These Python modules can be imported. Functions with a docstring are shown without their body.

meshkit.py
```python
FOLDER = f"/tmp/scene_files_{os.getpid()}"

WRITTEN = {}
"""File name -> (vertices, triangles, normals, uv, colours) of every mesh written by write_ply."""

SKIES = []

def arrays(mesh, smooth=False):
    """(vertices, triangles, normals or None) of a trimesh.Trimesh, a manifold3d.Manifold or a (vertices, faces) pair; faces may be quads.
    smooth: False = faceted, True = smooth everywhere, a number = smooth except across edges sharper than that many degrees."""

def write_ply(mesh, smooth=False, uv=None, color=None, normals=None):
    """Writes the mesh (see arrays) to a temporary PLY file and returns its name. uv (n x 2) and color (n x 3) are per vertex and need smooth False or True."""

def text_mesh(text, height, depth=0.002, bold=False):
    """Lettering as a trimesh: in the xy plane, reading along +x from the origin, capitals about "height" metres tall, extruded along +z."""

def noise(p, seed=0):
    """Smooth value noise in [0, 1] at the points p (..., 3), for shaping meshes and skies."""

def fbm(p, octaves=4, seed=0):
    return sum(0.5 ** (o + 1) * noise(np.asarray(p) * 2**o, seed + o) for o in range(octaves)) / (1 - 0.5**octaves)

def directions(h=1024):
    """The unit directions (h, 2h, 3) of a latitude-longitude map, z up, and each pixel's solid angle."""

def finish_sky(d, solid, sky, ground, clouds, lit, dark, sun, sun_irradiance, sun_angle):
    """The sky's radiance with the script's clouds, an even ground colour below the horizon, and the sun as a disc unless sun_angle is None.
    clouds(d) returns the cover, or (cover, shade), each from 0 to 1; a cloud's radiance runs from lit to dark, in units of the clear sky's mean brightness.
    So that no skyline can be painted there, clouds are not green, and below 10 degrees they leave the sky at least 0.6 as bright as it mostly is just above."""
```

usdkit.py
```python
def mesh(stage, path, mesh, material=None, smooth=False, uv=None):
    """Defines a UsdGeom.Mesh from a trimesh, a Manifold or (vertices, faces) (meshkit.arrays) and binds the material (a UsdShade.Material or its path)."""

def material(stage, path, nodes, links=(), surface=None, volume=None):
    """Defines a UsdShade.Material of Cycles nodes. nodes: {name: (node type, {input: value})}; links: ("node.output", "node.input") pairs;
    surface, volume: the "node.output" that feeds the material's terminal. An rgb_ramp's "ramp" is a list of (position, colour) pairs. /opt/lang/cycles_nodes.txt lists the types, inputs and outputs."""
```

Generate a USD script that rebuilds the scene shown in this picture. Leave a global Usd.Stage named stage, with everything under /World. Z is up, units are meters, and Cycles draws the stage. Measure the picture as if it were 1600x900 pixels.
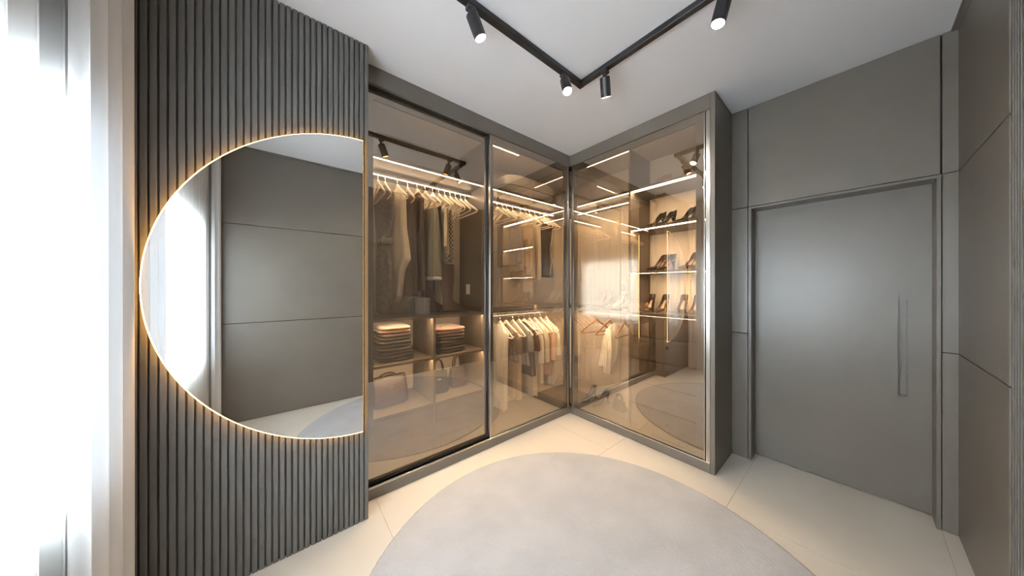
import math, random
import numpy as np, trimesh, usdkit, meshkit
from pxr import Usd, UsdGeom, UsdLux, Gf, Sdf, UsdShade
from shapely.geometry import Polygon, Point, box as sbox

stage = Usd.Stage.CreateInMemory()
UsdGeom.SetStageUpAxis(stage, UsdGeom.Tokens.z)
UsdGeom.SetStageMetersPerUnit(stage, 1.0)
UsdGeom.Xform.Define(stage, '/World')
UsdGeom.Scope.Define(stage, '/World/Looks')
PI = math.pi
rng = random.Random(7)
nrng = np.random.default_rng(11)

# ------------------------------------------------------------------ camera, sky, exposure
EXPOSURE = -0.22
SKY = 17.0          # brightness of the daylight sky outside the window
LED = 110.0           # wardrobe light strips
AMBER = 24.0        # mirror rim strip
SPOT = 850.0         # track spotlight lenses
F_PX, YAW, CAM_Z, HORIZON = 440.0, 0.8835, 1.323, 448.36
cam = UsdGeom.Camera.Define(stage, '/World/Camera')
cam.CreateHorizontalApertureAttr(36.0)
cam.CreateVerticalApertureAttr(36.0 * 9 / 16)
cam.CreateFocalLengthAttr(36.0 * F_PX / 1600)
cam.CreateVerticalApertureOffsetAttr(-36.0 * (450 - HORIZON) / 1600)
cam.CreateClippingRangeAttr(Gf.Vec2f(0.02, 100))
cam.CreateExposureAttr(EXPOSURE)
c_, s_ = math.cos(YAW), math.sin(YAW)
cam.AddTransformOp().Set(Gf.Matrix4d(s_, -c_, 0, 0, 0, 0, 1, 0, -c_, -s_, 0, 0, 0, 0, CAM_Z, 1))
sky = UsdLux.DomeLight.Define(stage, '/World/Sky')
sky.CreateIntensityAttr(SKY)
sky.CreateColorAttr(Gf.Vec3f(0.84, 0.925, 1.0))

# ------------------------------------------------------------------ helpers
taken = {}
def numbered(parent, name):
    k = (parent, name)
    n = taken.get(k, -1) + 1
    taken[k] = n
    return name if n == 0 else '%s_%03d' % (name, n)

def path_of(parent):
    if parent is None: return '/World'
    return str(parent.GetPath()) if hasattr(parent, 'GetPath') else str(parent)

def tag(prim, label=None, cat=None, group=None, kind=None):
    for k, v in (('label', label), ('category', cat), ('group', group), ('kind', kind)):
        if v: prim.SetCustomDataByKey(k, v)
    return prim

def obj(name, mesh, mat, parent=None, smooth=False, label=None, cat=None, group=None, kind=None):
    pp = path_of(parent)
    p = usdkit.mesh(stage, pp + '/' + numbered(pp, name), mesh, M[mat], smooth=smooth).GetPrim()
    return tag(p, label, cat, group, kind)

def thing(name, label=None, cat=None, loc=(0, 0, 0), rot=(0, 0, 0), group=None, kind=None, parent=None, scale=None):
    pp = path_of(parent)
    x = UsdGeom.Xform.Define(stage, pp + '/' + numbered(pp, name))
    x.AddTranslateOp().Set(Gf.Vec3d(*map(float, loc)))
    x.AddRotateXYZOp().Set(Gf.Vec3f(*map(float, rot)))
    if scale is not None: x.AddScaleOp().Set(Gf.Vec3f(*map(float, scale)))
    return tag(x.GetPrim(), label, cat, group, kind)

def dup(src, label, cat, loc, rot=(0, 0, 0), group=None, name=None, scale=None):
    r = thing(name or src.GetName().rstrip('0123456789').rstrip('_'), label, cat, loc, rot, group, scale=scale)
    r.GetReferences().AddInternalReference(src.GetPath())
    r.SetInstanceable(True)
    return r

def cbox(x0, x1, y0, y1, z0, z1, c=0.002):
    x0, x1, y0, y1, z0, z1 = min(x0, x1), max(x0, x1), min(y0, y1), max(y0, y1), min(z0, z1), max(z0, z1)
    c = min(c, (x1 - x0) * .45, (y1 - y0) * .45, (z1 - z0) * .45)
    pts = []
    for x, sx in ((x0, 1), (x1, -1)):
        for y, sy in ((y0, 1), (y1, -1)):
            for z, sz in ((z0, 1), (z1, -1)):
                pts += [(x, y + sy * c, z + sz * c), (x + sx * c, y, z + sz * c), (x + sx * c, y + sy * c, z)]
    return trimesh.Trimesh(np.array(pts)).convex_hull

def cat_(*ms): return trimesh.util.concatenate([m for m in ms])

def loft(rings, cap0=True, cap1=True):
    rings = np.asarray(rings, float)
    m, n = rings.shape[:2]
    v = rings.reshape(-1, 3)
    f = []
    for i in range(m - 1):
        a = i * n + np.arange(n); b = i * n + (np.arange(n) + 1) % n
        f.append(np.stack([a, b, b + n], 1)); f.append(np.stack([a, b + n, a + n], 1))
    f = np.vstack(f)
    extra = []
    if cap0:
        v = np.vstack([v, rings[0].mean(0)]); k = len(v) - 1
        j = np.arange(n); extra.append(np.stack([np.full(n, k), (j + 1) % n, j], 1))
    if cap1:
        v = np.vstack([v, rings[-1].mean(0)]); k = len(v) - 1
        j = np.arange(n) + (m - 1) * n; extra.append(np.stack([np.full(n, k), j, (np.arange(n) + 1) % n + (m - 1) * n], 1))
    if extra: f = np.vstack([f] + extra)
    t = trimesh.Trimesh(v, f, process=False)
    if t.volume < 0: t.invert()
    return t

def sweep(path, radius, n=10, squash=None, closed=False):
    """Tube along a polyline; radius a number or one per point; squash = (a, b) scales of the two section axes."""
    P = np.asarray(path, float); m = len(P)
    R = np.broadcast_to(np.asarray(radius, float), (m,))
    T = np.gradient(P, axis=0); T /= np.maximum(np.linalg.norm(T, axis=1, keepdims=True), 1e-9)
    up = np.array([0, 0, 1.0]) if abs(T[0][2]) < .9 else np.array([1.0, 0, 0])
    a = np.cross(T[0], up); a /= np.linalg.norm(a)
    rings = []
    th = np.linspace(0, 2 * PI, n, endpoint=False)
    sa, sb = squash or (1, 1)
    for i in range(m):
        a = a - T[i] * (a @ T[i]); a /= np.linalg.norm(a)
        b = np.cross(T[i], a)
        rings.append(P[i] + R[i] * (np.cos(th)[:, None] * a * sa + np.sin(th)[:, None] * b * sb))
    return loft(rings)

def tube(p, q, r0, r1=None, n=16):
    return sweep([p, q], [r0, r0 if r1 is None else r1], n)

def wall_shape(poly, y0, y1):
    """Extrudes a shapely polygon drawn in (x, z) between two y planes."""
    m = trimesh.creation.extrude_polygon(poly, y1 - y0, engine='earcut')
    m.apply_transform(np.array([[1, 0, 0, 0], [0, 0, -1, y1], [0, 1, 0, 0], [0, 0, 0, 1.0]]))
    return m

def superbox(sx, sy, sz, e=0.35, n=28, wob=0.0, seed=0):
    """A soft rounded block centred on the origin."""
    u = np.linspace(-PI / 2, PI / 2, n); w = np.linspace(-PI, PI, 2 * n, endpoint=False)
    g = lambda t, p: np.sign(t) * np.abs(t) ** p
    rings = []
    for a in u:
        ca, sa_ = g(np.cos(a), e * 1.6), g(np.sin(a), e * 1.6)
        rings.append(np.stack([sx * ca * g(np.cos(w), e), sy * ca * g(np.sin(w), e), np.full(len(w), sz * sa_)], 1))
    t = loft(rings)
    if wob:
        v = np.array(t.vertices)
        v += wob * (np.stack([meshkit.fbm(v * 9 + 3.1 * k + seed) for k in range(3)], 1))
        t.vertices = v
    return t

# ------------------------------------------------------------------ materials
M = {}
def mat(name, nodes, links=(), surface='p.BSDF'):
    M[name] = usdkit.material(stage, '/World/Looks/' + name, nodes, links, surface=surface)

def plain(name, col, rough=.5, metallic=0., var=0., scale=30., bump=0., bscale=None, spec=.5, **kw):
    nodes = {'p': ('principled_bsdf', dict(base_color=col, roughness=rough, metallic=metallic, specular_ior_level=spec, **kw))}
    links = []
    if var or bump:
        nodes['tc'] = ('texture_coordinate', {})
    if var:
        nodes['n'] = ('noise_texture', dict(scale=scale, detail=4.))
        nodes['r'] = ('rgb_ramp', {'ramp': [(.3, tuple(c * (1 - var) for c in col)), (.7, tuple(min(1, c * (1 + var)) for c in col))]})
        links += [('tc.object', 'n.vector'), ('n.fac', 'r.fac'), ('r.color', 'p.base_color')]
    if bump:
        nodes['bn'] = ('noise_texture', dict(scale=bscale or scale * 4, detail=3.))
        nodes['b'] = ('bump', dict(strength=bump, distance=.002))
        links += [('tc.object', 'bn.vector'), ('bn.fac', 'b.height'), ('b.normal', 'p.normal')]
    mat(name, nodes, links)

plain('lacquer', (.152, .135, .112), rough=.34, var=.05, scale=3., spec=.6)
plain('slat_lacquer', (.122, .119, .112), rough=.38, spec=.45)
plain('groove', (.02, .02, .02), rough=.8)
plain('carcass', (.10, .078, .060), rough=.42, var=.06, scale=6.)
plain('back_panel', (.64, .57, .50), rough=.55, var=.05, scale=3.)
plain('front_brown', (.115, .085, .066), rough=.38, var=.12, scale=7.)
plain('aluminium', (.62, .60, .57), rough=.24, metallic=1.)
plain('dark_metal', (.20, .19, .18), rough=.3, metallic=1.)
plain('stile', (.10, .095, .09), rough=.35)
plain('black_metal', (.012, .012, .013), rough=.42)
plain('ceiling_paint', (.79, .80, .83), rough=.85)
plain('wall_paint', (.80, .79, .77), rough=.8)
plain('white_frame', (.8, .8, .8), rough=.4)
plain('grout', (.54, .50, .44), rough=.9)
plain('white_wood', (.80, .73, .64), rough=.45)
plain('brown_wood', (.22, .085, .035), rough=.4, var=.25, scale=20.)
plain('steel', (.6, .58, .55), rough=.2, metallic=1.)
plain('switch_plate', (.8, .78, .74), rough=.4)
plain('cream_cloth', (.70, .63, .53), rough=.9, bump=.3, scale=60., sheen_weight=.2)
plain('ivory_cloth', (.78, .74, .67), rough=.9, bump=.3, scale=60., sheen_weight=.2)
plain('beige_cloth', (.50, .39, .27), rough=.9, bump=.3, scale=60.)
plain('taupe_cloth', (.16, .13, .11), rough=.9, var=.4, scale=45., bump=.4)
plain('brown_cloth', (.085, .05, .033), rough=.8, bump=.3, scale=60.)
plain('sage_cloth', (.30, .28, .22), rough=.9, bump=.3, scale=60.)
plain('black_cloth', (.018, .016, .016), rough=.85, bump=.3, scale=60.)
plain('lilac_cloth', (.36, .32, .31), rough=.9, bump=.3, scale=60.)
plain('rose_cloth', (.62, .42, .32), rough=.9, bump=.3, scale=60.)
plain('grey_cloth', (.22, .215, .21), rough=.9, bump=.3, scale=60.)
plain('copper_satin', (.17, .065, .034), rough=.4, bump=.3, scale=30., sheen_weight=.4)
plain('dark_knit', (.030, .021, .016), rough=.9, var=.3, scale=40., bump=.6)
plain('mid_knit', (.042, .028, .020), rough=.9, var=.3, scale=40., bump=.6)
plain('boot_leather', (.085, .028, .016), rough=.42, var=.2, scale=12.)
plain('black_leather', (.014, .012, .011), rough=.35)
plain('brown_leather', (.032, .015, .010), rough=.4)
plain('tan_lining', (.50, .27, .15), rough=.6)
plain('blush_leather', (.62, .36, .27), rough=.4)
plain('pink_leather', (.66, .40, .40), rough=.4)
plain('white_leather', (.80, .77, .72), rough=.4)
plain('grey_card', (.30, .30, .32), rough=.7)
plain('copper_ring', (.80, .40, .12), rough=.4, metallic=.6)
plain('brass', (.75, .52, .22), rough=.25, metallic=1.)
mat('mirror', {'p': ('principled_bsdf', dict(base_color=(.90, .91, .91), metallic=1., roughness=0.))})
# black and white woven scarf
mat('checked_cloth', {'tc': ('texture_coordinate', {}), 'c': ('checker_texture', dict(scale=55., color1=(.02, .02, .02), color2=(.55, .5, .44))),
     'p': ('principled_bsdf', dict(roughness=.9))}, [('tc.object', 'c.vector'), ('c.color', 'p.base_color')])
def led(name, col, strength):
    mat(name, {'e': ('emission', dict(color=col, strength=strength))}, surface='e.emission')
led('led_warm', (1., .80, .56), LED)
led('led_line', (1., .77, .50), LED * .75)
led('led_amber', (1., .50, .13), AMBER)
led('lens_glow', (1., .90, .78), SPOT)
# large honed porcelain tiles
mat('tile', {'tc': ('texture_coordinate', {}), 'n': ('noise_texture', dict(scale=2.5, detail=5.)),
    'r': ('rgb_ramp', {'ramp': [(.3, (.61, .57, .505)), (.7, (.66, .62, .555))]}),
    'p': ('principled_bsdf', dict(roughness=.33, specular_ior_level=.45))},
    [('tc.object', 'n.vector'), ('n.fac', 'r.fac'), ('r.color', 'p.base_color')])
# short cut pile
mat('rug_pile', {'tc': ('texture_coordinate', {}), 'n': ('noise_texture', dict(scale=520., detail=1.)), 'n2': ('noise_texture', dict(scale=5., detail=4.)),
    'r': ('rgb_ramp', {'ramp': [(.30, (.37, .378, .40)), (.70, (.58, .588, .615))]}),
    'r2': ('rgb_ramp', {'ramp': [(.3, (.88, .88, .88)), (.7, (1., 1., 1.))]}),
    'mx': ('mix', dict(mix_type='multiply', fac=1.)),
    'b': ('bump', dict(strength=.35, distance=.003)),
    'p': ('principled_bsdf', dict(roughness=1., specular_ior_level=.1))},
    [('tc.object', 'n.vector'), ('tc.object', 'n2.vector'), ('n.fac', 'r.fac'), ('n2.fac', 'r2.fac'), ('r.color', 'mx.color1'), ('r2.color', 'mx.color2'),
     ('mx.color', 'p.base_color'), ('n.fac', 'b.height'), ('b.normal', 'p.normal')])
# bronze reflective glass: one coated face per pane, the far face of each pane only lets light out
def pane_material(name, tint, ior, refl):
    mat(name, {'g': ('geometry', {}), 'fr': ('fresnel', dict(IOR=ior)), 'inv': ('math', dict(math_type='subtract', value1=1.)),
        'mul': ('math', dict(math_type='multiply')),
        't': ('transparent_bsdf', dict(color=tint)), 's': ('glossy_bsdf', dict(color=refl, roughness=0.)), 'm': ('mix_closure', {})},
        [('g.backfacing', 'inv.value2'), ('inv.value', 'mul.value1'), ('fr.fac', 'mul.value2'), ('mul.value', 'm.fac'), ('t.BSDF', 'm.closure1'), ('s.BSDF', 'm.closure2')],
        surface='m.closure')
pane_material('bronze_glass', (.955, .885, .79), 4.2, (1., .91, .80))
pane_material('clear_glass', (.98, .99, .99), 1.5, (1., 1., 1.))
# sheer curtain: an open weave that light passes and scatters through
mat('sheer', {'t': ('transparent_bsdf', dict(color=(.97, .97, .97))), 'l': ('translucent_bsdf', dict(color=(.86, .86, .86))), 'd': ('diffuse_bsdf', dict(color=(.84, .83, .81))),
    'm1': ('mix_closure', dict(fac=.38)), 'm2': ('mix_closure', dict(fac=.88))},
    [('l.BSDF', 'm1.closure1'), ('d.BSDF', 'm1.closure2'), ('t.BSDF', 'm2.closure1'), ('m1.closure', 'm2.closure2')], surface='m2.closure')

mat('drape', {'l': ('translucent_bsdf', dict(color=(.82, .87, .92))), 'd': ('diffuse_bsdf', dict(color=(.82, .83, .84))), 'm1': ('mix_closure', dict(fac=.83))},
    [('l.BSDF', 'm1.closure1'), ('d.BSDF', 'm1.closure2')], surface='m1.closure')

# ------------------------------------------------------------------ dimensions
H = 2.70
YS = 1.7627         # face of the slatted wall
YW = 1.902          # face of the left wardrobe
XW = 2.348          # face of the right wardrobe
YE = 0.622          # outer end of the right wardrobe
XD = 2.775          # door wall
YR = -0.348         # right wall
XC = -0.45          # curtain
XWIN = -0.56        # inner face of the window wall
XSE = 0.368         # end of the slatted wall
YB, XB = 2.40, 2.80  # wardrobe backs

# ------------------------------------------------------------------ structure
floor = thing('floor', kind='structure')
obj('grout', cbox(-.75, 3.0, -.5, 2.5, -.06, -.002), 'grout', floor)
TX, TY, G = 1.60, .788, .0012
for j in range(-1, 4):
    y0 = -.298 + TY * j
    off = .457 if j % 2 == 0 else 1.257
    for i in range(-2, 3):
        x0 = off + TX * i
        a, b, c, d = max(x0 + G, -.75), min(x0 + TX - G, 3.0), max(y0 + G, -.5), min(y0 + TY - G, 2.5)
        if b - a > .02 and d - c > .02:
            obj('tile', cbox(a, b, c, d, -.012, 0, .0008), 'tile', floor)
obj('ceiling', cbox(-.75, 3.0, -.55, 2.55, H, H + .1), 'ceiling_paint', kind='structure')
obj('trim_1', cbox(XC, XD, YR, YR + .022, H - .012, H, .001), 'lacquer', kind='structure')

# wall_left: slatted cladding on a flat backing
wl = thing('wall_left', kind='structure')
obj('backing', cbox(-.75, XSE, YS + .015, YW - .002, 0, H), 'slat_lacquer', wl)
PITCH, K0 = .02475, -.403
for k in range(-5, 32):
    xa = K0 + k * PITCH + .0032
    xb = xa + PITCH - .0064
    poly = Polygon([(xa - .0010, 0), (xb + .0010, 0), (xb, -.0138), (xb - .0012, -.015), (xa + .0012, -.015), (xa, -.0138)])
    s = trimesh.creation.extrude_polygon(poly, H, engine='earcut'); s.apply_translation((0, YS + .015, 0))
    obj('slat', s, 'slat_lacquer', wl)

# wall_right: broad lacquered panels in three rows and a band of narrow slats
wr = thing('wall_right', kind='structure')
obj('backing', cbox(-.75, 3.0, YR - .12, YR - .016, 0, H), 'groove', wr)
ZJ = [0, .967, 1.937, H]
for (xa, xb) in ((-.75, 1.53), (2.002, XD + .02)):
    for a, b in zip(ZJ[:-1], ZJ[1:]):
        obj('panel', cbox(xa, xb, YR - .018, YR, a + .0025, b - .0025, .0015), 'lacquer', wr)
n = 18
for k in range(n):
    xa = 1.533 + k * (2.0 - 1.533) / n
    xb = xa + (2.0 - 1.533) / n - .009
    poly = Polygon([(xa, 0), (xb, 0), (xb - .001, .013), (xb - .003, .015), (xa + .003, .015), (xa + .001, .013)])
    s = trimesh.creation.extrude_polygon(poly, H, engine='earcut'); s.apply_translation((0, YR - .016, 0))
    obj('slat', s, 'slat_lacquer', wr)

# wall_back: door wall with cladding panels round a recessed door
YL, YRJ, DOORTOP = .502, -.282, 1.918
wb = thing('wall_back', kind='structure')
X0, X1 = XD, XD + .02
obj('backing', cat_(cbox(X1 - .002, XD + .20, .53, .64, 0, H), cbox(XB + .03, XD + .20, .62, 2.5, 0, H), cbox(X1 - .002, XD + .20, -.5, -.312, 0, H),
                    cbox(X1 - .002, XD + .20, -.33, .54, DOORTOP + .028, H)), 'groove', wb)
for a, b in zip((0, .967, 1.937), (.967, 1.937, H)):
    obj('panel', cbox(X0, X1, .5235, .66, a + .002, b - .002, .0015), 'lacquer', wb)
    obj('panel', cbox(X0, X1, YR - .01, -.3005, a + .002, b - .002, .0015), 'lacquer', wb)
obj('panel', cbox(X0, X1, -.2945, .5195, 1.937 + .001, H - .002, .0015), 'lacquer', wb)

# door_1
dr = thing('door_1', kind='structure', label='taupe lacquered flush door with a long recessed pull')
fr_y0, fr_y1 = -.297, .520
obj('door_frame', cat_(cbox(X0 - .004, XD + .19, YL, fr_y1, 0, DOORTOP + .002, .001), cbox(X0 - .004, XD + .19, fr_y0, YRJ, 0, DOORTOP + .002, .001),
                       cbox(X0 - .004, XD + .19, fr_y0, fr_y1, DOORTOP, 1.9345, .001)), 'lacquer', dr)
DX = XD + .13
hy0, hy1, hz0, hz1 = -.198, -.166, .668, 1.247
leaf = trimesh.creation.extrude_polygon(sbox(YRJ - .006, .006, YL + .006, DOORTOP).difference(sbox(hy0, hz0, hy1, hz1)), .04, engine='earcut')
leaf.apply_transform(np.array([[0, 0, 1, DX], [1, 0, 0, 0], [0, 1, 0, 0], [0, 0, 0, 1.0]]))
obj('door_leaf', leaf, 'lacquer', dr)
hd = obj('door_handle', cat_(cbox(DX + .022, DX + .03, hy0 - .002, hy1 + .002, hz0 - .002, hz1 + .002, .0005)), 'lacquer', dr, label='recessed vertical pull')
obj('back_stop', cbox(DX + .041, DX + .06, -.31, .53, 0, 1.95), 'groove', dr)

# wall_front: window wall behind the curtain
wf = thing('wall_front', kind='structure')
WY0, WY1, WZ0, WZ1 = -.10, 1.62, .66, 1.88
wx0, wx1 = XWIN - .16, XWIN
obj('masonry', cat_(cbox(wx0, wx1, -.5, WY0, 0, H), cbox(wx0, wx1, WY1, 2.5, 0, H), cbox(wx0, wx1, WY0 - .001, WY1 + .001, 0, WZ0), cbox(wx0, wx1, WY0 - .001, WY1 + .001, WZ1, H)), 'wall_paint', wf)
w1 = thing('window_1', kind='structure')
fx0, fx1 = XWIN - .06, XWIN - .01
obj('window_frame', cat_(cbox(fx0, fx1, WY0, WY0 + .03, WZ0, WZ1), cbox(fx0, fx1, WY1 - .03, WY1, WZ0, WZ1), cbox(fx0, fx1, WY0, WY1, WZ0, WZ0 + .03), cbox(fx0, fx1, WY0, WY1, WZ1 - .03, WZ1)), 'white_frame', w1)
obj('pane', cbox(fx0 + .022, fx0 + .028, WY0 + .028, WY1 - .028, WZ0 + .028, WZ1 - .028, .0005), 'clear_glass', w1)
# walls behind the wardrobes
obj('wall_rear', cbox(-.75, 3.0, 2.43, 2.55, 0, H), 'wall_paint', kind='structure')

# ------------------------------------------------------------------ curtain
cu = thing('curtain', 'floor-length sheer white curtain hanging in folds over the bright window', 'curtain')
def folds_sheet(ya, yb, x0, amp, pitch, seed, step=.004, rows=14):
    y = np.arange(ya, yb, step)
    k = np.random.default_rng(seed).uniform(0, 6.28, 5)
    V = []
    for z in np.linspace(.012, H - .03, rows):
        s = (H - z) / H
        ph = 2 * PI * (y + .10 * pitch * np.sin(5 * y + k[0]) + .05 * pitch * s * np.sin(9 * y + k[1])) / pitch
        a = amp * (1 + .3 * np.sin(3.1 * y + k[2]) + .15 * s)
        x = x0 + a * np.sin(ph + k[3]) + .2 * amp * np.sin(2.03 * ph + k[4])
        V.append(np.stack([x, y + .07 * pitch * np.cos(2 * ph), np.full(len(y), z)], 1))
    V = np.array(V); m_, n_ = V.shape[:2]
    F = []
    for i in range(m_ - 1):
        a = i * n_ + np.arange(n_ - 1)
        F += [np.stack([a, a + 1, a + 1 + n_], 1), np.stack([a, a + 1 + n_, a + n_], 1)]
    return trimesh.Trimesh(V.reshape(-1, 3), np.vstack(F), process=False)
obj('fabric', folds_sheet(YR + .012, YS - .012, XC - .060, .018, .118, 3), 'sheer', cu, smooth=True)
obj('curtain_track', cbox(XC - .075, XC + .015, YR + .012, YS - .006, H - .030, H - .002), 'white_frame', cu)

for (ya, yb, sd, lab) in ((1.385, YS - .012, 5, 'off-white lined drape gathered beside the slatted wall, left of the mirror'), (YR + .012, -.17, 6, 'off-white lined drape at the far end of the window, seen in the mirror')):
    dp = thing('side_drape', lab, 'curtain')
    obj('fabric', folds_sheet(ya, yb, XC - .002, .020, .115, sd, .003), 'drape', dp, smooth=True)
# ------------------------------------------------------------------ rug
RC, RR, RH = (1.059, .713), 1.022, .009
nr, na = 200, 720
rr = RR * np.linspace(0.004, 1, nr) ** .8
th = np.linspace(0, 2 * PI, na, endpoint=False)
rings = []
for i, r in enumerate(rr):
    e = (RR - r) / .014
    z = RH * (1 if e > 1 else math.sqrt(max(0, 1 - (1 - e) ** 2)) * .8 + .2)
    jit = nrng.normal(0, .0003, na) if e > .2 else np.zeros(na)
    rad = r + (nrng.normal(0, .0012, na) if i > nr - 5 else 0)
    rings.append(np.stack([RC[0] + rad * np.cos(th), RC[1] + rad * np.sin(th), z + jit], 1))
rings.append(np.stack([RC[0] + RR * np.cos(th), RC[1] + RR * np.sin(th), np.full(na, .0008)], 1))
rug = loft(rings, True, True)
obj('round_rug', rug, 'rug_pile', smooth=True, label='large round light grey cut pile rug on the pale tiled floor', cat='rug')

# ------------------------------------------------------------------ mirror
mi = thing('wall_mirror', 'half-round wall mirror with glowing amber rim on the slatted wall', 'mirror', (0, 0, 0))
CX, CZ, RA, RBz, CUT = .366, 1.327, .780, .806, .352
t_ = np.linspace(PI / 2, 3 * PI / 2, 160)
D = Polygon([(CX + RA * math.cos(a), CZ + RBz * math.sin(a)) for a in t_]).intersection(sbox(-1, 0, CUT, 3))
obj('mirror_glass', wall_shape(D, YS - .030, YS - .025), 'mirror', mi)
obj('backing', wall_shape(D.buffer(-.012), YS - .0248, YS - .0005), 'black_metal', mi)
ring = D.buffer(.005).intersection(sbox(-1, 0, CUT + .0012, 3)).difference(D.buffer(-.009))
obj('led_strip', wall_shape(ring, YS - .0245, YS - .0205), 'led_amber', mi, label='glowing amber light strip round the rim')

# ------------------------------------------------------------------ wardrobes
def led_bar(x0, x1, y0, y1, z0, z1, parent, m='led_warm'): return obj('led_strip', cbox(x0, x1, y0, y1, z0, z1, .0002), m, parent, label='glowing warm light strip')

YI = 1.985          # front of the left inner shelves
XI = 2.425          # front of the right inner shelves
ZT = 2.555          # inner top
lw = thing('left_wardrobe', 'long built-in taupe wardrobe with two bronze glass sliding doors beside the mirror', 'wardrobe')
taken[('/World', 'left_wardrobe')] = 0
obj('fascia', cbox(XSE + .002, XW - .0005, YW, YW + .024, 2.588, H - .0005, .001), 'lacquer', lw)
obj('plinth', cbox(XSE + .002, XW - .0005, YW, YW + .05, .0005, .066, .001), 'lacquer', lw)
obj('top_track', cat_(cbox(XSE + .002, 2.33, YW + .024, YI - .002, 2.590, 2.620)), 'groove', lw)
obj('bottom_rail', cat_(cbox(XSE + .002, XW - .004, YW + .002, YW + .009, .066, .074, .0008), cbox(XSE + .002, XW - .004, YW + .014, YW + .021, .066, .071, .0008)), 'aluminium', lw)
obj('bottom_track', cbox(XSE + .002, XW, YW + .023, YI - .002, .058, .066, .001), 'groove', lw)
obj('base_panel', cbox(.405, XB - .002, YI, YB, .04, .066, .001), 'carcass', lw)
obj('top_panel', cbox(.405, XB - .002, YI, YB, ZT, ZT + .02, .001), 'back_panel', lw)
obj('side_panel', cbox(.38, .404, YI - .002, YB, .04, ZT + .02, .001), 'carcass', lw)
obj('back_panel', cbox(XB + .0005, XB + .018, YI, YB, .04, ZT + .02, .001), 'back_panel', lw)
obj('back_panel', cbox(.38, XB + .02, YB + .0005, YB + .018, .04, ZT + .02, .001), 'back_panel', lw)
obj('divider', cbox(1.322, 1.342, YI - .004, YB, .067, ZT - .001, .001), 'carcass', lw)
obj('divider', cbox(.874, .892, YI - .002, YB, .067, 1.089, .001), 'carcass', lw)
for (a, b) in ((.405, 1.3215), (1.3425, XB - .003)):
    obj('shelf', cbox(a, b, YI, YB, 2.172, 2.196, .001), 'carcass', lw)
    led_bar(a + .003, min(b, 2.36) - .003, YI + .002, YI + .016, 2.1705, 2.1722, lw, 'led_line')
led_bar(1.346, 1.72, YI + .012, YI + .019, ZT - .0015, ZT - .0003, lw)
obj('shelf', cbox(.405, 1.3215, YI, YB, 1.090, 1.110, .001), 'carcass', lw)
for (a, b) in ((.405, .8735), (.8925, 1.3215)):
    for z in (.801, .462):
        obj('shelf', cbox(a, b, YI, YB, z - .018, z, .001), 'carcass', lw)
    for z in (1.0895, .7825):
        led_bar(a + .003, b - .003, YI + .012, YI + .042, z - .0002, z + .0010, lw)
    for k, (z0, z1) in enumerate(((.322, .440), (.198, .318), (.072, .194))):
        d_ = thing('drawer', parent=lw)
        obj('front', cbox(a + .002, b - .002, YI - .001, YI + .018, z0, z1, .0015), 'front_brown', d_)
        obj('drawer_box', cbox(a + .012, b - .012, YI + .0185, YB - .02, z0 + .01, z1 - .02, .001), 'carcass', d_)
obj('shelf', cbox(1.3425, XB - .003, YI + .06, YB, 1.090, 1.110, .001), 'carcass', lw)
led_bar(1.346, 2.36, YI + .072, YI + .102, 1.0898, 1.0910, lw)
def rod(parent, p, q):
    r = obj('clothes_rod', tube(p, q, .011, n=20), 'aluminium', parent, smooth=30)
    lo = [min(a, b) for a, b in zip(p, q)]; hi = [max(a, b) for a, b in zip(p, q)]
    return r, lo, hi
RODZ, YROD, XROD = 2.150, 2.20, 2.60
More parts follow.
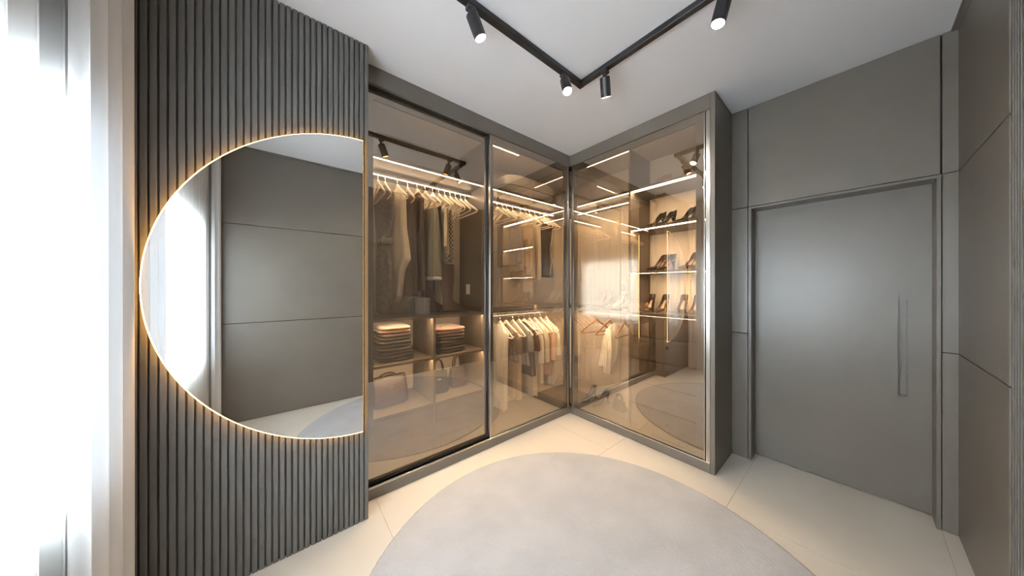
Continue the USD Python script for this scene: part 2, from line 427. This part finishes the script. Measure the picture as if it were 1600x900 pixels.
for (a, b, z) in ((.4045, 1.3215, RODZ), (1.3425, 2.42, RODZ)):
    rod(lw, (a, YROD, z), (b, YROD, z))
    led_bar(a + .004, b - .004, YROD - .004, YROD + .004, z - .0145, z - .0112, lw, 'led_line')
rod(lw, (1.3425, YROD, 1.045), (2.42, YROD, 1.045))
sw = thing('wall_socket', 'small white switch plate on the dark partition inside the left wardrobe', 'switch', (1.3215, 2.235, 1.302))
obj('plate', cbox(-.009, 0, -.028, .028, -.045, .045, .002), 'switch_plate', sw)
obj('rocker', cbox(-.013, -.0085, -.013, .013, -.022, .022, .001), 'white_leather', sw)

def sliding_door(parent, axis, at, a, b, z0, z1, left_w, right_w, name='sliding_door', seal=0):
    """Glass glued on a slim profile; axis 'x' runs along X with its face at Y=at, 'y' runs along Y with its face at X=at."""
    d = thing(name, parent=parent)
    def put(u0, u1, w0, w1, q0, q1, c=.001):
        return cbox(u0, u1, at + w0, at + w1, q0, q1, c) if axis == 'x' else cbox(at + w0, at + w1, u0, u1, q0, q1, c)
    if seal: obj('rubber_seal', put(b - seal, b - .0078, -.003, .0045, z0, z1), 'groove', d)
    obj('glass_pane', put(a + .008, b - max(.008, seal + .0002), 0, .004, z0 + .006, z1 - .006, .0004), 'bronze_glass', d)
    T, B = .062, .020
    obj('stile', cat_(put(a + .008, a + left_w, .0045, .024, z0, z1), put(b - right_w, b - .008, .0045, .024, z0, z1),
                      put(a + left_w - .001, b - right_w + .001, .0045, .024, z1 - T, z1), put(a + left_w - .001, b - right_w + .001, .0045, .024, z0, z0 + B)), 'stile', d)
    obj('edge_profile', cat_(put(a, a + .0078, -.004, .028, z0, z1), put(b - .0078, b, -.004, .028, z0, z1)), 'aluminium', d)
    return d
sliding_door(lw, 'x', YW + .050, .376, 1.352, .068, 2.588, .082, .044, seal=.034)
sliding_door(lw, 'x', YW + .010, 1.332, 2.330, .076, 2.592, .040, .055)

rw = thing('right_wardrobe', 'built-in wardrobe with shoe shelves behind a bronze glass door beside the room door', 'wardrobe')
obj('fascia', cbox(XW, XW + .024, YE + .0285, YW - .0005, 2.588, H - .0005, .001), 'lacquer', rw)
obj('plinth', cbox(XW, XW + .05, YE + .0285, YW - .0005, .0005, .066, .001), 'lacquer', rw)
obj('top_track', cbox(XW + .024, XI - .002, YE + .03, YW, 2.590, 2.620), 'groove', rw)
obj('bottom_rail', cat_(cbox(XW + .002, XW + .009, YE + .034, YW - .004, .066, .074, .0008), cbox(XW + .014, XW + .021, YE + .034, YW - .004, .066, .071, .0008)), 'aluminium', rw)
obj('bottom_track', cbox(XW + .023, XI - .002, YE + .03, YW, .058, .066, .001), 'groove', rw)
obj('end_panel', cat_(cbox(XW, XD - .0008, YE - .0004, YE + .028, .0005, H - .0005, .0015)), 'lacquer', rw)
obj('corner_post', cat_(cbox(XW - .0005, XW + .012, YW - .030, YW - .016, .067, 2.588, .002), cbox(XW - .018, XW - .0012, YW - .0005, YW + .012, .067, 2.588, .002)), 'dark_metal', rw)
obj('base_panel', cbox(XI, XB, YE + .029, YI - .001, .04, .066, .001), 'carcass', rw)
obj('top_panel', cbox(XI, XB, YE + .029, YI - .001, ZT, ZT + .02, .001), 'back_panel', rw)
obj('back_panel', cbox(XB + .0005, XB + .018, YE + .045, YI - .001, .04, ZT + .02, .001), 'back_panel', rw)
obj('divider', cbox(XI - .004, XB, 1.276, 1.295, .067, ZT - .001, .001), 'carcass', rw)
YA, YD = YE + .029, 1.2755
for z in (2.196, 1.846, 1.462, 1.100):
    obj('shelf', cbox(XI, XB, YA, YD, z - .020, z, .001), 'carcass', rw)
    if z > CAM_Z: led_bar(XI + .002, XI + .016, YA + .003, YD - .003, z - .0215, z - .0198, rw, 'led_line')
    led_bar(XI + .022, XI + .052, YA + .003, YD - .003, z - .0202, z - .0190, rw)
for (z0, z1, zk) in ((.896, 1.072, 1.03), (.698, .889, .83), (.50, .691, .63), (.30, .493, .43), (.072, .293, .2)):
    d_ = thing('drawer', parent=rw)
    obj('front', cbox(XI - .001, XI + .018, YA + .002, YD - .002, z0, z1, .0015), 'front_brown', d_)
    obj('drawer_box', cbox(XI + .0185, XB - .02, YA + .012, YD - .012, z0 + .01, z1 - .02, .001), 'carcass', d_)
    obj('knob', cat_(tube((XI - .001, .964, zk), (XI - .014, .964, zk), .006, n=14), tube((XI - .0135, .964, zk), (XI - .024, .964, zk), .014, .012, n=18)), 'steel', d_, smooth=30)
obj('shelf', cbox(XI, XB, 1.2955, YI - .002, 2.172, 2.196, .001), 'carcass', rw)
led_bar(XI + .002, XI + .016, 1.299, 1.90, 2.1705, 2.1722, rw, 'led_line')
led_bar(XI + .012, XI + .015, 1.299, 1.75, ZT - .0015, ZT - .0003, rw, 'led_line')
obj('shelf', cbox(XI, XB, 1.2955, YI - .002, 1.100, 1.120, .001), 'carcass', rw)
led_bar(XI + .012, XI + .042, 1.299, 1.97, 1.0998, 1.1010, rw)
rod(rw, (XROD, 1.2955, RODZ), (XROD, 1.985, RODZ))
led_bar(XROD - .004, XROD + .004, 1.299, 1.98, RODZ - .0145, RODZ - .0112, rw, 'led_line')
rod(rw, (XROD, 1.2955, 1.045), (XROD, 1.985, 1.045))
sliding_door(rw, 'y', XW + .010, YE + .062, YW - .032, .076, 2.592, .060, .046)
obj('end_profile', cbox(XW + .006, XW + .030, YE + .0295, YE + .058, .067, 2.588, .002), 'aluminium', rw)

# ------------------------------------------------------------------ ceiling track and its spotlights
tr = thing('light_track', 'black L-shaped lighting track fixed to the white ceiling', 'track')
TXc, TYc, TW = 1.557, 1.171, .0175
obj('rail', cbox(.02, TXc - TW, TYc - TW, TYc + TW, H - .032, H - .0005, .002), 'black_metal', tr)
obj('rail', cbox(TXc - TW, TXc + TW, -.25, TYc - TW, H - .032, H - .0005, .002), 'black_metal', tr)
obj('corner_joint', cbox(TXc - TW, TXc + TW, TYc - TW, TYc + TW, H - .034, H - .0005, .002), 'black_metal', tr)
def spotlight(label, base, top, d, L=.105, R=.030):
    s = thing('track_spotlight', label, 'spotlight', group='spotlights on the ceiling track')
    b = np.array(base, float); t = np.array(top, float); d = np.array(d, float); d /= np.linalg.norm(d)
    obj('adapter', cbox(b[0] - .021, b[0] + .021, b[1] - .017, b[1] + .017, H - .052, H - .0325, .003), 'black_metal', s)
    obj('pivot', cat_(tube((b[0], b[1], H - .051), t + np.array([0, 0, .012]), .008), sweep([t + np.array([0, 0, .016]), t + d * .012], [.010, .013])), 'black_metal', s, smooth=30)
    e = t + d * L
    # housing: closed back, hollow mouth
    prof = [(0.0, .006), (R * .8, .006), (R, .010), (R, .010 + L), (R - .003, .010 + L), (R - .0035, L - .003), (0.0, L - .003)]
    m = trimesh.creation.revolve(np.array(prof), sections=40)
    if m.volume < 0: m.invert()
    m.apply_transform(trimesh.geometry.align_vectors((0, 0, 1), d)); m.apply_translation(t)
    obj('housing', m, 'black_metal', s, smooth=30)
    rf = trimesh.creation.annulus(r_min=R - .0042, r_max=R - .0032, height=.0125, sections=40)
    rf.apply_translation((0, 0, L + .0036)); rf.apply_transform(trimesh.geometry.align_vectors((0, 0, 1), d)); rf.apply_translation(t)
    obj('reflector_ring', rf, 'copper_ring', s, smooth=30, label='copper reflector ring round the lens')
    lens = trimesh.creation.cylinder(radius=R - .0046, height=.003, sections=40)
    lens.apply_translation((0, 0, L - .0010)); lens.apply_transform(trimesh.geometry.align_vectors((0, 0, 1), d)); lens.apply_translation(t)
    obj('lens', lens, 'lens_glow', s, smooth=30, label='glowing warm lens')
    return s
spotlight('black track spotlight nearest the slatted wall, tilted towards the rug', (.705, TYc, 0), (.703, TYc - .008, 2.632), (.39, -.11, -.91))
spotlight('black track spotlight just left of the corner of the track, facing the viewer', (1.385, TYc, 0), (1.385, TYc - .008, 2.632), (-.19, -.35, -.92))
spotlight('black track spotlight just right of the corner of the track, pointing away', (TXc, .985, 0), (TXc - .006, .985, 2.632), (.42, .18, -.87))
spotlight('black track spotlight at the front right, cut off by the top of the picture', (TXc, .375, 0), (TXc, .375, 2.632), (-.16, .19, -.97))

# ------------------------------------------------------------------ hangers
def make_hanger(name, label, wood, cat_group, loc, rot=(0, 0, 0)):
    h = thing(name, label, 'hanger', loc, rot, cat_group)
    a = np.linspace(-.35 * PI, 1.0 * PI, 16)
    hook = [(0, .018 * math.cos(t), .018 * math.sin(t)) for t in a[::-1]]
    hook += [(0, .012, -.022), (0, .002, -.036), (0, 0, -.078)]
    obj('hook', sweep(hook, .0021, 8), 'steel', h, smooth=True)
    u = np.linspace(-1, 1, 25)
    pts = np.stack([np.zeros(25), .205 * u, -.080 - .112 * (np.abs(u) ** 1.25) + .014 * np.exp(-(u / .12) ** 2)], 1)
    rad = .0105 * (1 - .3 * np.abs(u)) + .006 * np.exp(-(u / .15) ** 2)
    obj('shoulder_bar', sweep(pts, rad, 12, (.62, 1.15)), wood, h, smooth=True)
    obj('cross_bar', tube((0, -.190, -.200), (0, .190, -.200), .0048, n=10), wood, h, smooth=True)
    return h
ORD = 'first second third fourth fifth sixth seventh eighth ninth tenth eleventh twelfth thirteenth fourteenth fifteenth'.split()
UL = [.547, .596, .684, .760, .835, .901, .964, 1.020, 1.072, 1.122, 1.172, 1.222, 1.268]
hang0 = None
for i, x in enumerate(UL):
    lab = '%s white wooden hanger from the mirror end of the left wardrobe\'s long clothes rod' % ORD[i]
    rz = rng.uniform(-7, 7)
    if hang0 is None: hang0 = make_hanger('clothes_hanger', lab, 'white_wood', 'white hangers on the long rod behind the first door', (x, YROD, RODZ), (0, 0, rz))
    else: dup(hang0, lab, 'hanger', (x, YROD, RODZ), (0, 0, rz), 'white hangers on the long rod behind the first door', 'clothes_hanger')
UR = [1.41, 1.46, 1.621, 1.690, 1.742, 1.820, 1.923, 1.995, 2.050, 2.132, 2.210, 2.271, 2.326]
for i, x in enumerate(UR):
    dup(hang0, '%s white wooden hanger from the partition on the upper rod behind the second glass door' % ORD[i], 'hanger', (x, YROD, RODZ), (0, 0, rng.uniform(-6, 6)), 'white hangers on the upper rod behind the second door', 'clothes_hanger')
LR = [1.66, 1.73, 1.82, 1.90, 1.97, 2.05, 2.13, 2.21, 2.30]
for i, x in enumerate(LR):
    dup(hang0, '%s white wooden hanger from the partition on the lower rod behind the second glass door' % ORD[i], 'hanger', (x, YROD, 1.045), (0, 0, rng.uniform(-6, 6)), 'white hangers on the lower rod behind the second door', 'clothes_hanger')
hb = make_hanger('wooden_hanger', 'bare brown wooden hanger nearest the corner post in the right wardrobe', 'brown_wood', 'brown hangers in the right wardrobe', (XROD, 1.755, 1.045), (0, 0, 78))
dup(hb, 'brown wooden hanger carrying the cream shirt in the right wardrobe', 'hanger', (XROD, 1.60, 1.045), (0, 0, 84), 'brown hangers in the right wardrobe', 'wooden_hanger')
dup(hb, 'bare brown wooden hanger beside the drawers in the right wardrobe', 'hanger', (XROD, 1.43, 1.045), (0, 0, 96), 'brown hangers in the right wardrobe', 'wooden_hanger')

# ------------------------------------------------------------------ clothes
def cloth(levels, seed=0, folds=7, amp=.008, n=72, rows=46, sq=.75, hollow=True):
    """Hanging cloth as a soft closed tube. levels: (z, half width along Y, half thickness along X, shift Y, shift X), top first."""
    L = np.array([tuple(l) + (0,) * (5 - len(l)) for l in levels], float)
    zz = np.linspace(L[0, 0], L[-1, 0], rows)
    get = lambda k: np.interp(-zz, -L[:, 0], L[:, k])
    hw, ht, sy, sx = get(1), get(2), get(3), get(4)
    r = np.random.default_rng(seed)
    ph = r.uniform(0, 6.28, 4)
    th = np.linspace(0, 2 * PI, n, endpoint=False)
    g = lambda t, p: np.sign(t) * np.abs(t) ** p
    rings = []
    for i, z in enumerate(zz):
        k = i / (rows - 1)
        a = amp * (.15 + .85 * min(1, k * 2.2))
        w = np.sin(folds * th + ph[0] + 1.3 * k) + .5 * np.sin((folds * 2 - 3) * th + ph[1] - 2 * k) + .4 * np.sin(3 * th + ph[2] + 3 * k)
        y = hw[i] * g(np.cos(th), sq) + .4 * a * np.sin(5 * th + ph[3])
        x = ht[i] * np.sin(th) + a * w
        zz_ = z + (.006 * np.sin(4 * th + ph[1]) if i == rows - 1 else 0)
        rings.append(np.stack([sx[i] + x, sy[i] + y, np.full(n, z) + zz_ - z], 1))
    return loft(rings)

def garment(name, label, cat, parts, loc, rot=(0, 0, 0), group=None):
    g = thing(name, label, cat, loc, rot, group)
    for (pn, mesh, mt) in parts: obj(pn, mesh, mt, g, smooth=True)
    return g

def shoulders(z=-.105): return z
# long rod behind the first door (origin = rod axis)
def dress(top_w, length, hem_w, waist=None, thick=.023, seed=0, **kw):
    lv = [(-.090, .050, .014), (-.112, top_w * .55, .018), (-.165, top_w, .024), (-.30, top_w * .86, thick)]
    if waist: lv += [(waist, .07, .030)]
    lv += [(-.30 - (length - .30) * .55, (hem_w + top_w * .8) / 2, thick * 1.15), (-length, hem_w, thick * 1.25)]
    return cloth(sorted(lv, key=lambda l: -l[0]), seed, **kw)
garment('evening_dress', 'dark taupe lace dress with a knotted waist, hanging nearest the mirror', 'dress',
        [('dress', dress(.150, 1.02, .10, waist=-.50, seed=1), 'taupe_cloth'),
         ('waist_knot', superbox(.045, .075, .062, .8, 16, .012, 4).apply_translation((0, -.02, -.50)), 'lilac_cloth')], (.588, YROD, RODZ), (0, 0, 10))
garment('summer_dress', 'long cream dress with an uneven hem beside the taupe lace dress', 'dress',
        [('dress', cloth([(-.09, .05, .014), (-.165, .13, .022), (-.4, .12, .034), (-.62, .155, .042, -.02), (-.70, .10, .034, .02), (-.90, .08, .030, .04), (-.94, .05, .022, .05)], 2, 6, .011), 'cream_cloth')], (.684, YROD, RODZ), (0, 0, 6))
garment('slip_dress', 'chocolate brown slip dress behind the cream dress', 'dress', [('dress', dress(.145, .89, .16, seed=3), 'brown_cloth')], (.765, YROD, RODZ))
garment('slip_dress', 'dark brown long coat dress left of the pale sage skirt', 'dress', [('dress', dress(.140, .86, .15, seed=4), 'brown_cloth')], (.838, YROD, RODZ), (0, 0, -5))
garment('long_skirt', 'pale sage skirt with a white hem on the long rod', 'skirt',
        [('skirt', cloth([(-.195, .115, .016), (-.24, .12, .026), (-.5, .14, .034), (-.745, .15, .040)], 5, 8, .008), 'sage_cloth'),
         ('hem', cloth([(-.745, .152, .042), (-.768, .152, .042)], 5, 8, .008, rows=4), 'ivory_cloth')], (.935, YROD, RODZ), (0, 0, 8))
def folded_trousers(length, hw=.10, seed=0, thick=.020):
    return cloth([(-.188, hw, .008), (-.205, hw, thick), (-.205 - length * .5, hw * 1.02, thick * 1.1), (-.205 - length, hw * 1.04, thick)], seed, 5, .005)
for (x, mt, ln, lab, s) in ((.985, 'black_cloth', .34, 'black trousers folded over a hanger right of the sage skirt', 6), (1.018, 'cream_cloth', .30, 'cream trousers folded over a hanger right of the black ones', 7),
                            (1.045, 'beige_cloth', .36, 'beige trousers folded over a hanger left of the checked scarf', 8)):
    garment('folded_trousers', lab, 'trousers', [('trousers', folded_trousers(ln, .125, s, .012), mt)], (x, YROD, RODZ), (0, 0, rng.uniform(-4, 4)))
garment('checked_scarf', 'black and white checked scarf draped over a hanger', 'scarf', [('scarf', folded_trousers(.42, .10, 9, .013), 'checked_cloth')], (1.082, YROD, RODZ))
# upper rod behind the second door
garment('sheer_blouse', 'pale lilac blouse on the upper rod behind the second door', 'blouse',
        [('body', dress(.165, .62, .15, seed=11), 'lilac_cloth'), ('sleeve', cloth([(-.16, .022, .022, -.165), (-.42, .028, .026, -.195), (-.60, .022, .022, -.20)], 12, 4, .004), 'lilac_cloth')], (1.742, YROD, RODZ))
garment('strap_top', 'small cream top hanging by thin straps on the upper rod', 'top',
        [('top', cloth([(-.36, .06, .012), (-.42, .10, .024), (-.66, .11, .03)], 13, 6, .006), 'cream_cloth'),
         ('strap', cat_(sweep([(0, -.05, -.37), (0, -.03, -.2), (0, -.01, -.09)], .003, 8), sweep([(0, .05, -.37), (0, .03, -.2), (0, .01, -.09)], .003, 8)), 'cream_cloth')], (1.86, YROD, RODZ))
garment('pleated_skirt', 'long beige pleated skirt in the middle of the upper rod', 'skirt', [('skirt', cloth([(-.19, .15, .014), (-.24, .16, .032), (-.75, .18, .045)], 14, 13, .007), 'beige_cloth')], (1.95, YROD, RODZ))
garment('wide_trousers', 'cream wide trousers beside the pleated skirt on the upper rod', 'trousers', [('trousers', folded_trousers(.56, .16, 15, .026), 'cream_cloth')], (2.05, YROD, RODZ))
garment('tie_coat', 'black coat with a pale tie belt near the right end of the upper rod', 'coat',
        [('coat', dress(.16, .72, .16, seed=16), 'black_cloth'), ('belt', sweep([(-.02, -.175, -.25), (-.045, -.17, -.42), (-.035, -.18, -.56), (-.05, -.165, -.70)], .004, 8), 'cream_cloth')], (2.235, YROD, RODZ))
# lower rod behind the second door
low = [(1.66, 'ivory_cloth', .90, .13, 'long white trousers', 'trousers'), (1.745, 'taupe_cloth', .44, .15, 'short grey-brown top', 'top'), (1.83, 'beige_cloth', .84, .13, 'long sand trousers', 'trousers'),
       (1.905, 'grey_cloth', .50, .15, 'grey sleeveless top', 'top'), (1.975, 'brown_cloth', .62, .15, 'brown tunic', 'top'), (2.05, 'ivory_cloth', .86, .13, 'long off-white dress', 'dress'),
       (2.135, 'cream_cloth', .74, .15, 'cream knitted dress', 'dress'), (2.215, 'rose_cloth', .66, .15, 'dusty pink blouse', 'blouse'), (2.30, 'ivory_cloth', .80, .14, 'ivory shirt dress', 'dress')]
for i, (x, mt, ln, hw, lab, ct) in enumerate(low):
    parts = [('body', dress(hw, ln, hw * (1.05 if ln < .7 else .8), seed=20 + i, thick=.026), mt)]
    if ct in ('top', 'blouse', 'dress'):
        parts.append(('sleeve', cloth([(-.155, .02, .02, -hw), (-.26, .03, .026, -hw - .025), (-.36 if ct == 'top' else -.50, .03, .026, -hw - .03)], 40 + i, 4, .004), mt))
    garment(lab.split()[-1] if ct != 'dress' else 'hanging_dress', '%s, %s from the partition on the lower rod' % (lab, ORD[i]), ct, parts, (x, YROD, 1.045), (0, 0, rng.uniform(-6, 6)))
# cream shirt in the right wardrobe, rod runs along Y so the garment faces along X
garment('draped_shirt', 'cream shirt draped over a brown hanger in the right wardrobe', 'shirt',
        [('body', cloth([(-.10, .03, .016, -.07), (-.135, .085, .024, -.08), (-.2, .13, .034, -.06), (-.40, .12, .038, -.02), (-.52, .10, .034, .03)], 61, 6, .012), 'ivory_cloth'),
         ('sleeve', cloth([(-.15, .03, .03, -.10, .03), (-.28, .036, .034, -.11, .05), (-.40, .044, .04, -.05, .07), (-.44, .03, .03, -.04, .07)], 62, 4, .007), 'ivory_cloth'),
         ('sleeve', cloth([(-.15, .028, .028, .04, -.03), (-.34, .034, .034, .07, -.05), (-.58, .036, .034, .09, -.05)], 63, 4, .006), 'ivory_cloth')], (XROD, 1.60, 1.045), (0, 0, 84))

# ------------------------------------------------------------------ folded things on shelves
def folded(name, label, mt, loc, dims, seed, group):
    sx, sy, sz = dims
    p = thing(name, label, 'sweater', loc, (0, 0, rng.uniform(-3, 3)), group)
    m = superbox(sx, sy, sz / 2, .30, 22, .010, seed); m.apply_translation((0, 0, sz / 2))
    obj('upper_fold', superbox(sx, sy, sz * .27, .34, 20, .006, seed).apply_translation((0, 0, sz * .74)), mt, p, smooth=True)
    obj('lower_fold', superbox(sx * .985, sy * .98, sz * .27, .34, 20, .006, seed + 5).apply_translation((0, 0, sz * .265)), mt, p, smooth=True)
    return p
posn = ['bottom', 'second from the bottom', 'third from the bottom', 'fourth from the bottom', 'top']
for k in range(5):
    top = k == 4
    folded('folded_sweater', ('copper satin throw folded on the sweater stack left of the partition' if top else '%s dark brown sweater in the stack left of the low partition' % posn[k]),
           'copper_satin' if top else ('dark_knit', 'mid_knit')[k % 2], (.625, 2.17, .802 + .0485 * k), (.125 - .004 * k, .15, .047), 70 + k, 'folded sweaters left of the partition')
for k in range(4):
    top = k == 3
    folded('folded_sweater', ('copper blanket folded on the sweater stack right of the partition' if top else '%s dark brown sweater in the stack right of the low partition' % posn[k]),
           'copper_satin' if top else ('mid_knit', 'dark_knit')[k % 2], (1.05, 2.17, .802 + .0495 * k), (.14 - .003 * k, .15, .048), 80 + k, 'folded sweaters right of the partition')
pl = thing('folded_duvet', 'puffy cream duvet folded on the top shelf behind the second door', 'duvet', (1.95, 2.19, 2.197))
obj('cover', superbox(.345, .165, .112, .42, 30, .012, 90).apply_translation((0, 0, .112)), 'cream_cloth', pl, smooth=True)
a = np.linspace(0, 2 * PI, 90)
gg = lambda t, p: np.sign(t) * np.abs(t) ** p
obj('piping', sweep(np.stack([.349 * gg(np.cos(a), .42), .169 * gg(np.sin(a), .42), np.full(90, .085)], 1), .0035, 8), 'taupe_cloth', pl, smooth=True)
bx = thing('storage_box', 'small grey lidded box on the shelf behind the boots', 'box', (.845, 2.20, 1.1105))
obj('box_body', cbox(-.06, .06, -.08, .08, 0, .10, .003), 'grey_card', bx)
obj('lid', cbox(-.063, .063, -.083, .083, .098, .128, .003), 'grey_card', bx)

def handbag(name, label, loc, rot, w, d, h, mt, handle_h, metal='brass'):
    b = thing(name, label, 'bag', loc, rot)
    rings = []
    g = lambda t, p: np.sign(t) * np.abs(t) ** p
    th = np.linspace(0, 2 * PI, 48, endpoint=False)
    for k in np.linspace(0, 1, 18):
        e = math.sin(min(1, k / .12) * PI / 2) if k < .12 else 1
        f = (.86 + .14 * e) * (1 - .12 * k)
        t = d * (.86 + .14 * e) * (1 - .72 * k ** 1.6)
        rings.append(np.stack([w * f * g(np.cos(th), .4), t * g(np.sin(th), .4), np.full(48, k * h)], 1))
    obj('bag_body', loft(rings), mt, b, smooth=30)
    u = np.linspace(0, PI, 22)
    for s in (-1, 1):
        obj('handle', sweep(np.stack([.5 * w * np.cos(u), np.full(22, s * d * .26), h * .86 + handle_h * np.sin(u) ** .8], 1), .0055, 10), mt, b, smooth=True)
    obj('clasp', cbox(-.016, .016, -d * .62 - .004, -d * .40, h * .55, h * .66, .002), metal, b)
    return b
handbag('handbag', 'wide dark brown bag with a rounded top, left of the low partition', (.62, 2.20, .4625), (0, 0, 4), .135, .085, .20, 'brown_leather', .045)
handbag('handbag', 'black handbag with two tall handles right of the low partition', (1.00, 2.18, .4625), (0, 0, -8), .085, .06, .17, 'black_leather', .12)
handbag('handbag', 'dark leather handbag with arched handles nearest the tall partition', (1.20, 2.22, .4625), (0, 0, 6), .08, .055, .16, 'brown_leather', .13)

# ------------------------------------------------------------------ boots
def boot(label, loc, rot, tilt=0.):
    b = thing('tall_boot', label, 'boot', loc, rot, 'pair of tall brown boots')
    th = np.linspace(0, 2 * PI, 40, endpoint=False)
    rings = []
    for z, cx, a_, b_ in ((.405, -.005, .066, .060), (.39, -.005, .066, .060), (.30, 0, .064, .057), (.20, .002, .054, .049), (.13, .006, .045, .041), (.09, .012, .048, .038), (.06, .03, .066, .038), (.03, .045, .088, .040), (.014, .048, .094, .040)):
        toe = max(0, (.09 - z) / .09)
        x = cx + a_ * np.cos(th) + toe * .055 * np.maximum(0, np.cos(th)) ** 1.5
        y = b_ * np.sin(th) * (1 - .35 * toe * np.maximum(0, np.cos(th)) ** 3)
        rings.append(np.stack([x, y, np.full(40, z)], 1))
    obj('shaft', loft(rings, False, True), 'boot_leather', b, smooth=50)
    inner = [np.stack([-.005 + .062 * np.cos(th), .056 * np.sin(th), np.full(40, z)], 1) for z in (.403, .33)]
    obj('lining', loft([np.stack([-.005 + .066 * np.cos(th), .060 * np.sin(th), np.full(40, .405)], 1)] + inner, False, True), 'brown_leather', b, smooth=30)
    sole = Polygon([(-.046, -.030), (.02, -.036), (.10, -.040), (.17, -.028), (.197, 0), (.17, .028), (.10, .040), (.02, .036), (-.046, .030)]).buffer(.004)
    obj('sole', trimesh.creation.extrude_polygon(sole, .014, engine='earcut'), 'black_leather', b)
    obj('heel', cbox(-.048, .012, -.030, .030, .0, .018, .003), 'black_leather', b)
    return b
boot('right-hand tall reddish brown boot standing upright on the shelf', (1.095, 2.21, 1.1105), (0, 0, -6))
boot('left-hand tall reddish brown boot behind the hanging skirt', (.975, 2.325, 1.1105), (0, 0, -8))

# ------------------------------------------------------------------ shoes
def make_pump(name, label, loc, rot, leather, lining, group):
    s = thing(name, label, 'shoe', loc, rot, group)
    L, HH = .235, .098
    sm = lambda t: np.clip(t, 0, 1) ** 2 * (3 - 2 * np.clip(t, 0, 1))
    hgt = lambda x: .006 + (HH - .006) * sm((x - .065) / (.200 - .065))
    wid = lambda x: np.interp(x, [0, .006, .02, .045, .075, .11, .15, .19, .215, .228, .235], [.003, .013, .022, .031, .034, .029, .023, .026, .026, .018, .004])
    side = lambda x: np.interp(x, [0, .01, .03, .065, .09, .13, .17, .205, .235], [.010, .016, .024, .034, .026, .024, .036, .056, .060])
    N = 15
    u = np.linspace(0, PI, N)
    xs = np.concatenate([np.linspace(0, .062, 10), np.linspace(.066, .076, 4), np.linspace(.09, .235, 18)])
    rings = []
    for x in xs:
        h, w, sd = hgt(x), wid(x), side(x)
        out = np.stack([np.full(N, x), -w * np.cos(u), h + sd * (1 - np.sin(u) ** .6)], 1)
        if x <= .064:
            inn = np.stack([np.full(N, x), w * .98 * np.cos(u), h + sd * (.92 + .15 * np.sin(u) ** .8)], 1)
        else:
            k = min(1, (x - .064) / .014)
            deep = np.stack([np.full(N, x), (w - .0025) * np.cos(u), h + .003 + (sd - .004) * (1 - np.sin(u) ** .6)], 1)
            lid = np.stack([np.full(N, x), w * .98 * np.cos(u), h + sd * (.92 + .15 * np.sin(u) ** .8)], 1)
            inn = lid * (1 - k) + deep * k
        rings.append(np.vstack([out, inn]))
    obj('upper', loft(rings), leather, s, smooth=45)
    xi = np.linspace(.075, .226, 20)
    top = np.array([[(x, -(wid(x) - .004), hgt(x) + .0045), (x, wid(x) - .004, hgt(x) + .0045), (x, wid(x) - .004, hgt(x) + .0030), (x, -(wid(x) - .004), hgt(x) + .0030)] for x in xi])
    obj('insole', loft(top), lining, s)
    obj('heel', sweep([(.208, 0, HH - .004), (.214, 0, .06), (.219, 0, .03), (.221, 0, 0)], [.020, .010, .0062, .0055], 14), leather, s, smooth=30)
    return s
def pair(proto, leather, lining, style, x, y, z, gap, yaw, place, group, name):
    """A pair standing side by side with the toes to the room; place completes the two labels."""
    out = proto
    for k, side_ in enumerate(('left-hand', 'right-hand')):
        lab = '%s %s %s' % (side_, style, place)
        loc = (x + rng.uniform(-.006, .006), y - k * gap, z)
        rot = (0, 0, yaw + rng.uniform(-5, 5))
        if out is None: out = make_pump(name, lab, loc, rot, leather, lining, group)
        else: dup(out, lab, 'shoe', loc, rot, group, name)
    return out
XS = 2.50
bk = pair(None, 'black_leather', 'black_leather', 'black high-heeled pump', XS, 1.185, 1.8465, .080, -24, 'of the inner pair on the second shelf', 'black pumps', 'high_heel')
pair(bk, '', '', 'black high-heeled pump', XS, .955, 1.8465, .080, -24, 'of the outer pair on the second shelf', 'black pumps', 'high_heel')
br = pair(None, 'brown_leather', 'tan_lining', 'brown high-heeled pump', XS, 1.165, 1.4625, .080, -20, 'of the inner pair on the third shelf', 'brown pumps', 'high_heel')
pair(br, '', '', 'brown high-heeled pump', XS, .905, 1.4625, .080, -20, 'of the outer pair on the third shelf', 'brown pumps', 'high_heel')
pair(br, '', '', 'brown high-heeled pump', XS - .03, 1.165, 1.1005, .095, 4, 'of the inner pair on top of the drawers', 'brown pumps', 'high_heel')
pair(br, '', '', 'brown high-heeled pump', XS - .03, .905, 1.1005, .095, 4, 'of the outer pair on top of the drawers', 'brown pumps', 'high_heel')
bl = pair(None, 'blush_leather', 'tan_lining', 'blush high-heeled pump', XS + .02, 1.165, 2.1965, .085, -4, 'of the inner pair on the top shelf', 'blush pumps', 'high_heel')
pair(bl, '', '', 'blush high-heeled pump', XS + .02, .935, 2.1965, .085, -4, 'of the outer pair on the top shelf', 'blush pumps', 'high_heel')
pair(None, 'pink_leather', 'pink_leather', 'rose pink high-heeled pump', 2.50, 1.72, 1.1205, .085, -6, 'on the shelf above the brown hangers', 'pink pumps', 'high_heel')
pair(None, 'white_leather', 'white_leather', 'white high-heeled pump', 2.50, 1.50, 1.1205, .085, -6, 'on the shelf above the brown hangers', 'white pumps', 'high_heel')
pair(bk, '', '', 'black high-heeled pump', 2.50, 1.86, .0665, .13, -8, 'on the floor of the right wardrobe', 'black pumps', 'high_heel')
handbag('evening_bag', 'small black bag on the floor of the right wardrobe near the drawers', (2.66, 1.52, .0665), (0, 0, 80), .07, .04, .11, 'black_leather', .07)
